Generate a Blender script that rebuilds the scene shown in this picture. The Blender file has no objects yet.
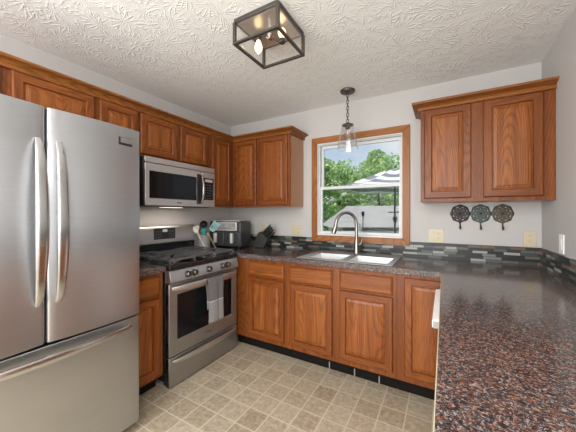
import bpy, bmesh, math, random
from mathutils import Vector, Matrix
R = math.radians
PI = math.pi
random.seed(7)
scene = bpy.context.scene
C = scene.collection

# ------------------------------------------------------------------ camera
cam_data = bpy.data.cameras.new('camera')
cam = bpy.data.objects.new('camera', cam_data)
C.objects.link(cam)
cam.location = (2.417, -2.702, 1.300)
cam.rotation_euler = (R(90), 0, R(29.86))
cam_data.sensor_width = 36.0
cam_data.lens = 36.0 * 271.9 / 576.0
cam_data.shift_y = -2.35 / 576.0
cam_data.clip_start = 0.02
cam_data.clip_end = 200
scene.camera = cam

# ------------------------------------------------------------------ world, sun, area lights, exposure
W = bpy.data.worlds.new('sky')
scene.world = W
W.use_nodes = True
wn = W.node_tree.nodes
bg = wn['Background']
tc = wn.new('ShaderNodeTexCoord')
mp = wn.new('ShaderNodeMapping'); mp.inputs['Scale'].default_value = (1, 1, 2.2)
no = wn.new('ShaderNodeTexNoise'); no.inputs['Scale'].default_value = 3.0; no.inputs['Detail'].default_value = 5
rp = wn.new('ShaderNodeValToRGB')
rp.color_ramp.elements[0].position = 0.42; rp.color_ramp.elements[0].color = (0.50, 0.64, 0.80, 1)
rp.color_ramp.elements[1].position = 0.60; rp.color_ramp.elements[1].color = (0.80, 0.84, 0.88, 1)
wl = W.node_tree.links
wl.new(tc.outputs['Generated'], mp.inputs['Vector']); wl.new(mp.outputs['Vector'], no.inputs['Vector'])
wl.new(no.outputs['Fac'], rp.inputs['Fac']); wl.new(rp.outputs['Color'], bg.inputs['Color'])
bg.inputs['Strength'].default_value = 1.08

def light(name, kind, loc, rot, energy, color=(1, 1, 1), **kw):
    d = bpy.data.lights.new(name, kind)
    d.energy = energy; d.color = color
    for k, v in kw.items(): setattr(d, k, v)
    o = bpy.data.objects.new(name, d); C.objects.link(o)
    o.location = loc; o.rotation_euler = rot
    return o
light('sun', 'SUN', (0, 0, 6), (R(38), R(-16), 0), 4.4, (1, .96, .9), angle=R(2))
# added fill panel in the unseen rear opening, behind the camera
light('rear_fill', 'AREA', (1.45, -5.52, 1.25), (R(90), 0, 0), 150, (1, .995, .985), shape='RECTANGLE', size=2.6, size_y=2.1)
# added overhead fill behind the camera, no lamp fixture there
light('overhead_fill', 'AREA', (1.55, -4.0, 2.40), (0, 0, 0), 88, (1, .98, .95), shape='RECTANGLE', size=2.6, size_y=2.4)
# fill added at the right wall to lift the left side, no window built
light('right_fill', 'AREA', (3.03, -3.45, 1.50), (R(90), 0, R(90)), 50, (1, .995, .985), shape='RECTANGLE', size=1.1, size_y=1.3)
# unseen fill added past the refrigerator to brighten the right wall, no window there
light('left_fill', 'AREA', (0.03, -3.75, 1.50), (R(90), 0, R(-90)), 75, (1, .995, .985), shape='RECTANGLE', size=1.3, size_y=1.3)

scene.view_settings.view_transform = 'Standard'
scene.view_settings.look = 'None'
scene.view_settings.gamma = 1
scene.view_settings.use_curve_mapping = False
scene.view_settings.exposure = -0.12

# ------------------------------------------------------------------ material helpers
def mat(name, color=(.5, .5, .5), rough=.5, metal=0.0, spec=.5, **kw):
    m = bpy.data.materials.new(name); m.use_nodes = True
    b = m.node_tree.nodes['Principled BSDF']
    b.inputs['Base Color'].default_value = (*color, 1)
    b.inputs['Roughness'].default_value = rough
    b.inputs['Metallic'].default_value = metal
    b.inputs['Specular IOR Level'].default_value = spec
    for k, v in kw.items():
        b.inputs[k].default_value = v
    m.diffuse_color = (*color, 1)
    return m

class NT:
    """small node builder"""
    def __init__(s, m):
        s.m = m; s.t = m.node_tree; s.b = s.t.nodes['Principled BSDF']
    def n(s, typ, **kw):
        x = s.t.nodes.new(typ)
        for k, v in kw.items(): setattr(x, k, v)
        return x
    def l(s, a, b): s.t.links.new(a, b)
    def setin(s, sock, v):
        if hasattr(v, 'links'): s.l(v, sock)
        else: sock.default_value = v
    def math(s, op, a, b=None, c=None):
        x = s.n('ShaderNodeMath', operation=op)
        s.setin(x.inputs[0], a)
        if b is not None: s.setin(x.inputs[1], b)
        if c is not None: s.setin(x.inputs[2], c)
        return x.outputs[0]
    def obj(s): return s.n('ShaderNodeTexCoord').outputs['Object']
    def mapping(s, v, scale=(1, 1, 1), loc=(0, 0, 0), rot=(0, 0, 0)):
        x = s.n('ShaderNodeMapping'); x.inputs['Scale'].default_value = scale
        x.inputs['Location'].default_value = loc; x.inputs['Rotation'].default_value = rot
        s.l(v, x.inputs['Vector']); return x.outputs['Vector']
    def noise(s, v, scale, detail=3, rough=.5, dist=0.0, col=False):
        x = s.n('ShaderNodeTexNoise'); x.inputs['Scale'].default_value = scale
        x.inputs['Detail'].default_value = detail; x.inputs['Roughness'].default_value = rough
        x.inputs['Distortion'].default_value = dist
        s.l(v, x.inputs['Vector']); return x.outputs['Color' if col else 'Fac']
    def voro(s, v, scale, feature='F1', out='Distance', rnd=1.0):
        x = s.n('ShaderNodeTexVoronoi', feature=feature); x.inputs['Scale'].default_value = scale
        x.inputs['Randomness'].default_value = rnd
        s.l(v, x.inputs['Vector']); return x.outputs[out]
    def ramp(s, f, stops, interp='LINEAR'):
        x = s.n('ShaderNodeValToRGB'); cr = x.color_ramp; cr.interpolation = interp
        while len(cr.elements) < len(stops): cr.elements.new(0.5)
        for e, (p, c) in zip(cr.elements, stops):
            e.position = p; e.color = (*c, 1) if len(c) == 3 else c
        s.l(f, x.inputs['Fac']); return x.outputs['Color']
    def mix(s, f, a, b, mode='MIX'):
        x = s.n('ShaderNodeMix', data_type='RGBA', blend_type=mode)
        s.setin(x.inputs[0], f)
        for sock, v in ((x.inputs[6], a), (x.inputs[7], b)):
            if isinstance(v, tuple): sock.default_value = (*v, 1)
            else: s.l(v, sock)
        return x.outputs[2]
    def bump(s, h, strength=.3, dist=.01):
        x = s.n('ShaderNodeBump'); x.inputs['Strength'].default_value = strength
        x.inputs['Distance'].default_value = dist
        s.l(h, x.inputs['Height']); s.l(x.outputs['Normal'], s.b.inputs['Normal'])
    def vec(s, x, y, z=0.0):
        c = s.n('ShaderNodeCombineXYZ')
        for i, v in enumerate((x, y, z)): s.setin(c.inputs[i], v)
        return c.outputs[0]
    def sep(s, v):
        c = s.n('ShaderNodeSeparateXYZ'); s.l(v, c.inputs[0]); return c.outputs
    def vmath(s, op, a, b):
        x = s.n('ShaderNodeVectorMath', operation=op); s.setin(x.inputs[0], a); s.setin(x.inputs[1], b)
        return x.outputs[0]

def oak(name, axis, dark=(.060, .015, .0035), mid=(.150, .038, .0064), light_=(.230, .066, .0120)):
    m = mat(name, mid, .36, 0, .32); t = NT(m)
    v = t.obj()
    rnd = t.n('ShaderNodeObjectInfo').outputs['Random']
    off = t.vec(t.math('MULTIPLY', rnd, 37.0), t.math('MULTIPLY', rnd, 11.0), t.math('MULTIPLY', rnd, 23.0))
    v = t.vmath('ADD', v, off)
    st = lambda k: {'x': (k, 1, 1), 'y': (1, k, 1), 'z': (1, 1, k)}[axis]
    big = t.noise(t.mapping(v, st(.13)), 4.2, .4, .3, .03)
    rings = t.math('SINE', t.math('MULTIPLY', big, 280.0))
    rings = t.math('POWER', t.math('MULTIPLY_ADD', rings, .5, .5), 2.6)
    streak = t.noise(t.mapping(v, st(.022)), 120, 3, .6)
    fine = t.noise(t.mapping(v, st(.03)), 260, 2, .6)
    tone = t.noise(t.mapping(v, st(.03)), 26, 3, .6)
    base = t.ramp(tone, [(.36, mid), (.62, light_)])
    c = t.mix(t.math('MULTIPLY', rings, t.math('MULTIPLY_ADD', streak, 1.1, -.10)), base, dark)
    c = t.mix(t.math('MULTIPLY', t.math('GREATER_THAN', fine, .57), .40), c, dark)
    t.l(c, t.b.inputs['Base Color'])
    t.bump(t.math('SUBTRACT', 1.0, t.math('MULTIPLY', fine, .5)), .06, .002)
    return m

def steel(name, color=(.60, .595, .585), rough=.27, axis='x', strength=.04):
    """brushed steel, brushed along the object's own axis"""
    m = mat(name, color, rough, 1.0); t = NT(m)
    sc = {'x': (1, 40, 40), 'y': (40, 1, 40), 'z': (40, 40, 1)}[axis]
    n = t.noise(t.mapping(t.obj(), sc), 4, 3, .6)
    c = t.mix(n, tuple(v * .93 for v in color), tuple(v * 1.05 for v in color)); t.l(c, t.b.inputs['Base Color'])
    t.b.inputs['Anisotropic'].default_value = .72
    vt = t.n('ShaderNodeVectorTransform', vector_type='VECTOR', convert_from='OBJECT', convert_to='WORLD')
    vt.inputs[0].default_value = {'x': (1, 0, 0), 'y': (0, 1, 0), 'z': (0, 0, 1)}[axis]
    t.l(vt.outputs[0], t.b.inputs['Tangent'])
    return m

def clear_glass(name, tint=(1, 1, 1), gloss=.9, fres=1.45):
    m = bpy.data.materials.new(name); m.use_nodes = True
    t = m.node_tree; t.nodes.clear()
    o = t.nodes.new('ShaderNodeOutputMaterial'); mx = t.nodes.new('ShaderNodeMixShader')
    tr = t.nodes.new('ShaderNodeBsdfTransparent'); tr.inputs['Color'].default_value = (*tint, 1)
    gl = t.nodes.new('ShaderNodeBsdfGlossy'); gl.inputs['Roughness'].default_value = .02
    gl.inputs['Color'].default_value = (gloss, gloss, gloss, 1)
    lw = t.nodes.new('ShaderNodeLayerWeight'); lw.inputs['Blend'].default_value = .5
    pw = t.nodes.new('ShaderNodeMath'); pw.operation = 'POWER'; pw.inputs[1].default_value = 4.0
    ma = t.nodes.new('ShaderNodeMath'); ma.operation = 'MULTIPLY_ADD'; ma.inputs[1].default_value = .75; ma.inputs[2].default_value = (fres - 1) ** 2 / (fres + 1) ** 2
    t.links.new(lw.outputs['Facing'], pw.inputs[0]); t.links.new(pw.outputs[0], ma.inputs[0])
    t.links.new(ma.outputs[0], mx.inputs[0]); t.links.new(tr.outputs[0], mx.inputs[1]); t.links.new(gl.outputs[0], mx.inputs[2])
    t.links.new(mx.outputs[0], o.inputs['Surface'])
    return m

M = {}
M['oak_v'] = oak('oak vertical grain', 'z')
M['oak_h'] = oak('oak horizontal grain', 'x')
M['oak_p'] = oak('oak raised panel grain', 'z', (.066, .016, .0040), (.205, .056, .0105), (.310, .099, .0195))
M['oak_ph'] = oak('oak drawer grain', 'x', (.066, .016, .0040), (.190, .051, .0095), (.28, .089, .0175))
M['oak_side'] = mat('oak veneer end panel', (.40, .185, .085), .28, 0, .9)
M['steel_x'] = steel('brushed steel', (.42, .42, .42), .40, 'x')
M['steel_light'] = steel('light brushed steel', (.58, .57, .55), .36, 'x')
M['oak_y'] = oak('oak crown, left run', 'y', (.055, .015, .004), (.20, .062, .012), (.29, .105, .024))
M['knob'] = mat('dark steel knob', (.20, .195, .19), .3, 1.0)
M['steel_dark'] = steel('fridge brushed steel', (.47, .48, .495), .30, 'x')
M['chrome'] = mat('polished steel', (.56, .56, .56), .2, 1.0)
M['nickel'] = mat('brushed nickel', (.30, .28, .255), .3, 1.0)
M['bronze'] = mat('dark bronze', (.085, .075, .066), .42, .6)
M['black'] = mat('black plastic', (.012, .012, .013), .35)
M['black_enamel'] = mat('black enamel', (.012, .012, .013), .12)
M['iron'] = mat('cast iron', (.10, .10, .104), .26, 0, .8)
M['dark_glass'] = mat('dark appliance glass', (.008, .008, .009), .05, 0, .22)
M['dark_grey'] = mat('dark grey paint', (.06, .062, .066), .5)
M['white'] = mat('white enamel', (.88, .87, .85), .35)
M['grey_plastic'] = mat('grey plastic', (.30, .30, .29), .5)
M['vinyl'] = mat('white vinyl', (.60, .61, .62), .4)
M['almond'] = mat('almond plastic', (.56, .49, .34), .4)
M['toe'] = mat('black vinyl toe kick', (.008, .006, .005), .7, 0, .12)
M['display'] = mat('display text', (.42, .46, .46), .4)
M['glass'] = clear_glass('clear glass')
M['shade_glass'] = clear_glass('pendant shade glass', (.97, .97, .97), 1, 1.75)
M['pane'] = clear_glass('window glass', (.98, .985, .985), .22, 1.3)
M['bulb'] = mat('lit bulb', (1, .8, .5), .3, 0, .5, **{'Emission Color': (1, .70, .36, 1), 'Emission Strength': 2.2})
M['amber'] = clear_glass('bulb glass', (.98, .95, .90), .35, 1.5)

# wall paint
m = mat('warm grey wall paint', (.49, .475, .462), .75); t = NT(m)
t.bump(t.noise(t.obj(), 260, 2), .05, .003); M['wall'] = m
# ceiling with stomped brush texture
m = mat('textured ceiling paint', (.80, .80, .79), .8); t = NT(m)
v = t.obj()
vd = t.vmath('ADD', v, t.vmath('MULTIPLY', t.noise(v, 5, 2, col=True), (.03, .03, 0)))
vf = t.vmath('MULTIPLY', vd, (1, 1, 0))
def fans(scale, freq, shift):
    vs = t.vmath('ADD', vf, (shift, shift * .7, 0))
    pos = t.voro(vs, scale, out='Position')
    d = t.sep(t.vmath('SUBTRACT', vs, pos))
    ang = t.math('ARCTAN2', d[1], d[0])
    rad = t.voro(vs, scale)
    wob = t.noise(vs, 22, 3)
    s_ = t.math('SINE', t.math('ADD', t.math('MULTIPLY', ang, freq), t.math('MULTIPLY', wob, 3.5)))
    s_ = t.math('POWER', t.math('MULTIPLY_ADD', s_, .5, .5), 3.5)
    return t.math('MULTIPLY', s_, t.math('MULTIPLY', rad, t.math('SUBTRACT', 1.25, rad)))
h = t.math('MAXIMUM', fans(5.5, 21.0, 0.0), fans(6.5, 17.0, 3.3))
patch = t.ramp(t.noise(t.vmath('ADD', v, (4, 2, 0)), 16, 3), [(.42, (.10, .10, .10)), (.58, (1, 1, 1))])
h = t.math('MULTIPLY', h, patch)
t.bump(h, .50, .014); M['ceiling'] = m
# vinyl floor
m = mat('tile pattern vinyl', (.4, .35, .28), .34); t = NT(m)
P = .1524
v = t.vmath('ADD', t.obj(), (-2.05 + 20 * P, .94 + 40 * P, 0))
s = t.sep(v)
fx = t.math('DIVIDE', s[0], P); fy = t.math('DIVIDE', s[1], P)
ex = t.math('PINGPONG', fx, .5); ey = t.math('PINGPONG', fy, .5)
edge = t.math('MINIMUM', ex, ey)
wob = t.math('MULTIPLY_ADD', t.noise(t.obj(), 60, 2), .03, .014)
grout = t.math('LESS_THAN', edge, wob)
wnz = t.n('ShaderNodeTexWhiteNoise', noise_dimensions='2D')
t.l(t.vec(t.math('FLOOR', fx), t.math('FLOOR', fy)), wnz.inputs['Vector'])
tile = t.ramp(wnz.outputs['Value'], [(0, (.25, .185, .115)), (.35, (.34, .275, .190)), (.7, (.41, .35, .255)), (1, (.32, .265, .185))])
mot = t.noise(t.obj(), 38, 5, .65)
tile = t.mix(t.math('MULTIPLY', t.math('SUBTRACT', mot, .37), 2.2), tile, (.53, .485, .395))
fl = t.noise(t.obj(), 170, 2, .6)
lo = t.noise(t.vmath('ADD', t.obj(), (3, 8, 0)), 26, 5, .7)
tile = t.mix(t.math('MULTIPLY', t.math('SUBTRACT', lo, .45), 2.2), tile, (.20, .145, .08))
tile = t.mix(t.math('MULTIPLY', t.math('GREATER_THAN', fl, .60), .30), tile, (.22, .165, .10))
c = t.mix(grout, tile, (.51, .465, .375))
t.l(c, t.b.inputs['Base Color'])
t.bump(t.math('ADD', t.math('MULTIPLY', grout, -.4), t.math('MULTIPLY', mot, .3)), .15, .003); M['floor'] = m
# speckled laminate countertop
m = mat('speckled granite laminate', (.12, .08, .06), .13); t = NT(m)
v = t.obj()
vd = t.vmath('ADD', v, t.vmath('MULTIPLY', t.noise(v, 60, 3, col=True), (.02, .02, .02)))
n1 = t.noise(vd, 88, 4, .7)
n2 = t.noise(t.vmath('ADD', vd, (5, 3, 1)), 122, 3, .65)
n3 = t.noise(t.vmath('ADD', vd, (9, 1, 4)), 190, 2, .6)
n4 = t.noise(t.vmath('ADD', vd, (2, 7, 3)), 95, 3, .6)
c = t.ramp(n1, [(.32, (.010, .012, .016)), (.45, (.034, .029, .030)), (.55, (.070, .048, .042)), (.68, (.13, .085, .068))])
c = t.mix(t.math('MULTIPLY', t.math('GREATER_THAN', n2, .585), .85), c, (.24, .075, .030))
c = t.mix(t.math('MULTIPLY', t.math('GREATER_THAN', n4, .62), .8), c, (.29, .17, .10))
c = t.mix(t.math('MULTIPLY', t.math('GREATER_THAN', n3, .585), .75), c, (.27, .285, .31))
c = t.mix(t.math('MULTIPLY', t.math('LESS_THAN', n2, .44), .8), c, (.012, .016, .024))
t.l(c, t.b.inputs['Base Color']); M['granite'] = m
# mosaic strips
def mosaic(name, horiz):
    m = mat(name, (.1, .1, .1), .28); t = NT(m)
    s = t.sep(t.obj())
    X = s[0 if horiz == 'x' else 1]; Z = s[2]
    zr = t.math('DIVIDE', Z, .0217); row = t.math('FLOOR', zr)
    w1 = t.n('ShaderNodeTexWhiteNoise', noise_dimensions='1D'); t.l(row, w1.inputs['W'])
    wid = t.math('MULTIPLY_ADD', w1.outputs['Value'], .05, .075)
    xr = t.math('ADD', t.math('DIVIDE', X, wid), t.math('MULTIPLY', w1.outputs['Value'], 17.3)); col = t.math('FLOOR', xr)
    w2 = t.n('ShaderNodeTexWhiteNoise', noise_dimensions='2D'); t.l(t.vec(row, col), w2.inputs['Vector'])
    c = t.ramp(w2.outputs['Value'], [(0, (.008, .009, .009)), (.20, (.085, .098, .092)), (.34, (.018, .021, .020)), (.48, (.17, .19, .18)),
        (.62, (.045, .055, .048)), (.72, (.11, .10, .08)), (.78, (.010, .011, .012)), (.88, (.34, .35, .33)), (.95, (.15, .085, .05))], 'CONSTANT')
    c = t.mix(t.math('MULTIPLY', t.noise(t.obj(), 90, 3), .18), c, (.10, .105, .10))
    gz = t.math('LESS_THAN', t.math('PINGPONG', zr, .5), .055)
    gx = t.math('LESS_THAN', t.math('MULTIPLY', t.math('PINGPONG', xr, .5), wid), .0014)
    g = t.math('MAXIMUM', gz, gx)
    c = t.mix(g, c, (.016, .017, .016))
    t.l(c, t.b.inputs['Base Color'])
    t.bump(t.math('SUBTRACT', 1.0, g), .4, .003)
    t.b.inputs['Specular IOR Level'].default_value = .3
    return m
M['mosaic_x'] = mosaic('mosaic strip tile', 'x'); M['mosaic_y'] = mosaic('mosaic strip tile side', 'y')

# ------------------------------------------------------------------ mesh helpers
class MB:
    def __init__(s): s.v = []; s.f = []; s.m = []
    def add(s, vs, fs, mi=0):
        b = len(s.v); s.v += [tuple(p) for p in vs]
        for f in fs: s.f.append([b + i for i in f]); s.m.append(mi)
        return s
    def box(s, x0, x1, y0, y1, z0, z1, mi=0):
        return s.add([(x0, y0, z0), (x1, y0, z0), (x1, y1, z0), (x0, y1, z0), (x0, y0, z1), (x1, y0, z1), (x1, y1, z1), (x0, y1, z1)],
                     [(3, 2, 1, 0), (4, 5, 6, 7), (0, 1, 5, 4), (1, 2, 6, 5), (2, 3, 7, 6), (3, 0, 4, 7)], mi)
    def obox(s, c, size, rot, mi=0):
        q = Matrix.Rotation(rot[2], 3, 'Z') @ Matrix.Rotation(rot[1], 3, 'Y') @ Matrix.Rotation(rot[0], 3, 'X')
        k = MB().box(-size[0]/2, size[0]/2, -size[1]/2, size[1]/2, -size[2]/2, size[2]/2)
        return s.add([Vector(c) + q @ Vector(p) for p in k.v], k.f, mi)
    def cyl(s, p0, p1, r0, r1=None, n=20, caps=True, mi=0):
        r1 = r0 if r1 is None else r1
        return s.sweep([p0, p1], [r0, r1], n, caps, mi)
    def sweep(s, path, rad, n=12, caps=True, mi=0, sx=1.0, sy=1.0, up=None):
        path = [Vector(p) for p in path]
        if not hasattr(rad, '__len__'): rad = [rad] * len(path)
        vs = []; u = None
        for i, p in enumerate(path):
            d = (path[min(i + 1, len(path) - 1)] - path[max(i - 1, 0)]).normalized()
            if u is None:
                ref = Vector(up) if up else (Vector((0, 0, 1)) if abs(d.z) < .9 else Vector((1, 0, 0)))
                u = (ref - d * ref.dot(d)).normalized()
            else:
                u = (u - d * u.dot(d)).normalized()
            w = d.cross(u)
            for k in range(n):
                a = 2 * PI * k / n
                vs.append(p + (u * math.cos(a) * sx + w * math.sin(a) * sy) * rad[i])
        fs = []
        for i in range(len(path) - 1):
            for k in range(n):
                fs.append((i*n + k, i*n + (k+1) % n, (i+1)*n + (k+1) % n, (i+1)*n + k))
        if caps:
            fs.append(tuple(reversed(range(n)))); fs.append(tuple((len(path)-1)*n + k for k in range(n)))
        return s.add(vs, fs, mi)
    def lathe(s, prof, c=(0, 0, 0), n=28, mi=0, close=False):
        vs = []; fs = []
        for r, z in prof:
            for k in range(n):
                a = 2 * PI * k / n
                vs.append((c[0] + r * math.cos(a), c[1] + r * math.sin(a), c[2] + z))
        L = len(prof)
        for i in range(L - 1 if not close else L):
            j = (i + 1) % L
            for k in range(n):
                fs.append((i*n + k, i*n + (k+1) % n, j*n + (k+1) % n, j*n + k))
        return s.add(vs, fs, mi)
    def prism(s, poly, axis, a, b, mi=0):
        """poly in the two other axes (in xyz order), extruded along axis from a to b"""
        def P(p, q):
            return {'x': (q, p[0], p[1]), 'y': (p[0], q, p[1]), 'z': (p[0], p[1], q)}[axis]
        n = len(poly)
        vs = [P(p, a) for p in poly] + [P(p, b) for p in poly]
        fs = [tuple(range(n)), tuple(range(2*n - 1, n - 1, -1))] + [(i, (i+1) % n, n + (i+1) % n, n + i) for i in range(n)]
        return s.add(vs, fs, mi)
    def grid(s, xs, ys, inc, z0, z1, axis='z', mi=0):
        """solid made of grid cells; axis is the thickness axis"""
        def P(x, y, z): return {'z': (x, y, z), 'y': (x, z, y), 'x': (z, x, y)}[axis]
        nx, ny = len(xs) - 1, len(ys) - 1
        on = lambda i, j: 0 <= i < nx and 0 <= j < ny and inc(i, j)
        for i in range(nx):
            for j in range(ny):
                if not on(i, j): continue
                x0, x1, y0, y1 = xs[i], xs[i+1], ys[j], ys[j+1]
                for z in (z0, z1): s.add([P(x0, y0, z), P(x1, y0, z), P(x1, y1, z), P(x0, y1, z)], [(0, 1, 2, 3)], mi)
                if not on(i-1, j): s.add([P(x0, y0, z0), P(x0, y1, z0), P(x0, y1, z1), P(x0, y0, z1)], [(0, 1, 2, 3)], mi)
                if not on(i+1, j): s.add([P(x1, y0, z0), P(x1, y1, z0), P(x1, y1, z1), P(x1, y0, z1)], [(0, 1, 2, 3)], mi)
                if not on(i, j-1): s.add([P(x0, y0, z0), P(x1, y0, z0), P(x1, y0, z1), P(x0, y0, z1)], [(0, 1, 2, 3)], mi)
                if not on(i, j+1): s.add([P(x0, y1, z0), P(x1, y1, z0), P(x1, y1, z1), P(x0, y1, z1)], [(0, 1, 2, 3)], mi)
        return s
    def build(s, name, mats, parent=None, bevel=0, seg=2, smooth=True, angle=35, weld=True):
        me = bpy.data.meshes.new(name); me.from_pydata(s.v, [], s.f)
        if not isinstance(mats, (list, tuple)): mats = [mats]
        for x in mats: me.materials.append(M[x] if isinstance(x, str) else x)
        me.polygons.foreach_set('material_index', s.m)
        bm = bmesh.new(); bm.from_mesh(me)
        if weld: bmesh.ops.remove_doubles(bm, verts=bm.verts, dist=1e-5)
        bmesh.ops.recalc_face_normals(bm, faces=bm.faces)
        bm.to_mesh(me); bm.free()
        if smooth:
            me.polygons.foreach_set('use_smooth', [True] * len(me.polygons))
            me.set_sharp_from_angle(angle=R(angle))
        o = bpy.data.objects.new(name, me); C.objects.link(o)
        if bevel:
            b = o.modifiers.new('bevel', 'BEVEL'); b.width = bevel; b.segments = seg; b.limit_method = 'ANGLE'; b.angle_limit = R(40)
            b.harden_normals = False
        if parent is not None: o.parent = parent
        return o

def thing(name, label, cat, loc=(0, 0, 0), rz=0.0, group=None):
    o = bpy.data.objects.new(name, None); C.objects.link(o)
    o.empty_display_size = .05
    o.location = loc; o.rotation_euler = (0, 0, rz)
    o['label'] = label; o['category'] = cat
    if group: o['group'] = group
    return o
def tag(o, label, cat, group=None):
    o['label'] = label; o['category'] = cat
    if group: o['group'] = group
    return o
def struct(o):
    o['kind'] = 'structure'; return o
def copy_tree(src, loc=None, rz=None, label=None, parent=None):
    o = src.copy(); C.objects.link(o)
    if parent is not None: o.parent = parent
    if loc is not None: o.location = loc
    if rz is not None: o.rotation_euler = (0, 0, rz)
    if label: o['label'] = label
    for ch in list(src.children): copy_tree(ch, parent=o)
    return o
def B(x0, x1, y0, y1, z0, z1): return MB().box(x0, x1, y0, y1, z0, z1)

# ------------------------------------------------------------------ room shell
RW, H, YB = 3.048, 2.433, -5.6
struct(B(-.1, RW + .1, YB - .1, .14, -.05, 0).build('floor', 'floor', smooth=False))
struct(B(-.1, RW + .1, YB - .1, .14, H, H + .05).build('ceiling', 'ceiling', smooth=False))
struct(B(-.1, 0, YB, .14, 0, H).build('wall_left', 'wall', smooth=False))
struct(B(RW, RW + .1, YB, .14, 0, H).build('wall_right', 'wall', smooth=False))
WX0, WX1, WZ0, WZ1 = 1.232, 2.085, 1.072, 2.047           # window opening
w = MB().grid([0, WX0, WX1, RW], [0, WZ0, WZ1, H], lambda i, j: not (i == 1 and j == 1), 0, .14, 'y')
struct(w.build('wall_back', 'wall', smooth=False))
w = MB().grid([0, .12, 2.78, RW], [0, .1, 2.3, H], lambda i, j: not (i == 1 and j == 1), YB - .1, YB, 'y')
struct(w.build('wall_front', 'wall', smooth=False))

# window: vinyl frame, two sashes, oak casing
fr = MB().grid([WX0, WX0 + .014, WX1 - .014, WX1], [WZ0, WZ0 + .012, WZ1 - .012, WZ1], lambda i, j: not (i == 1 and j == 1), .035, .13, 'y')
win = struct(fr.build('window_1', 'vinyl', bevel=.003))
jl = MB().grid([WX0, WX0 + .006, WX1 - .006, WX1], [WZ0, WZ0 + .006, WZ1 - .006, WZ1], lambda i, j: not (i == 1 and j == 1), -.004, .036, 'y')
jl.build('jamb_liner', 'white', win)
sx0, sx1 = WX0 + .014, WX1 - .014
def sash(z0, z1, y0, y1, name):
    o = MB().grid([sx0, sx0 + .024, sx1 - .024, sx1], [z0, z0 + .028, z1 - .030, z1], lambda i, j: not (i == 1 and j == 1), y0, y1, 'y').build(name, 'vinyl', win, bevel=.003)
    B(sx0 + .022, sx1 - .022, (y0 + y1) / 2 - .002, (y0 + y1) / 2 + .002, z0 + .026, z1 - .028).build('window_pane', 'pane', o, smooth=False)
    return o
sash(1.084, 1.590, .045, .075, 'lower_sash')
u = sash(1.560, WZ1 - .012, .080, .108, 'upper_sash')
B(1.60, 1.66, .036, .052, 1.590, 1.602).build('sash_lock', 'vinyl', win, bevel=.003)
cas = MB()
cw, ct = .064, .019
cx0, cx1, cz0, cz1 = 1.170, 2.148, 1.008, 2.111
cas.prism([(cx0, cz0), (cx0 + cw, cz0 + cw), (cx0 + cw, cz1 - cw), (cx0, cz1)], 'y', -ct, 0)
cas.prism([(cx1, cz0), (cx1 - cw, cz0 + cw), (cx1 - cw, cz1 - cw), (cx1, cz1)], 'y', -ct, 0)
cas2 = MB()
cas2.prism([(cx0, cz0), (cx1, cz0), (cx1 - cw, cz0 + cw), (cx0 + cw, cz0 + cw)], 'y', -ct, 0)
cas2.prism([(cx0, cz1), (cx1, cz1), (cx1 - cw, cz1 - cw), (cx0 + cw, cz1 - cw)], 'y', -ct, 0)
M['oak_casing_v'] = oak('oak casing vertical', 'z', (.13, .042, .011), (.27, .094, .022), (.34, .13, .033))
M['oak_casing_h'] = oak('oak casing horizontal', 'x', (.13, .042, .011), (.27, .094, .022), (.34, .13, .033))
tr = struct(cas.build('trim_1', 'oak_casing_v', bevel=.004))
struct(cas2.build('trim_2', 'oak_casing_h', bevel=.004))

# ------------------------------------------------------------------ cabinets
def loops(mb, x0, x1, z0, z1, prof, cap=True, mi_side=(0, 0)):
    """nested rectangles; prof = list of (inset, y). mi_side = material for (vertical, horizontal) members"""
    rings = [[(x0 + i, y, z0 + i), (x1 - i, y, z0 + i), (x1 - i, y, z1 - i), (x0 + i, y, z1 - i)] for i, y in prof]
    for a, b in zip(rings, rings[1:]):
        for k in range(4):
            kk = (k + 1) % 4
            mb.add([a[k], a[kk], b[kk], b[k]], [(0, 1, 2, 3)], mi_side[1] if k in (0, 2) else mi_side[0])
    if cap: mb.add(rings[-1], [(0, 1, 2, 3)], mi_side[0])
    mb.add(list(reversed(rings[0])), [(0, 1, 2, 3)], mi_side[0])
    return mb
def door(parent, x0, x1, z0, z1, yb, name='door'):
    """framed door with a raised panel; its back lies at yb"""
    d = MB(); y = yb - .0205
    loops(d, x0, x1, z0, z1, [(0, yb - .001), (0, yb - .014), (.003, y + .002), (.007, y), (.048, y), (.051, y + .004), (.053, y + .013)], cap=False, mi_side=(0, 1))
    o = d.build(name, ['oak_v', 'oak_h'], parent, angle=25)
    p = MB()
    loops(p, x0 + .0525, x1 - .0525, z0 + .0525, z1 - .0525, [(0, yb - .004), (0, y + .013), (.005, y + .013), (.007, y + .009), (.026, y + .004), (.028, y + .0015)], mi_side=(0, 0))
    p.build('panel', 'oak_p', o, angle=20)
    return o
def drawer(parent, x0, x1, z0, z1, yb, name='drawer_front'):
    d = MB(); y = yb - .0205
    loops(d, x0, x1, z0, z1, [(0, yb - .001), (0, yb - .011), (.004, y + .005), (.010, y + .002), (.014, y)])
    return d.build(name, 'oak_ph', parent, angle=25)

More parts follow.
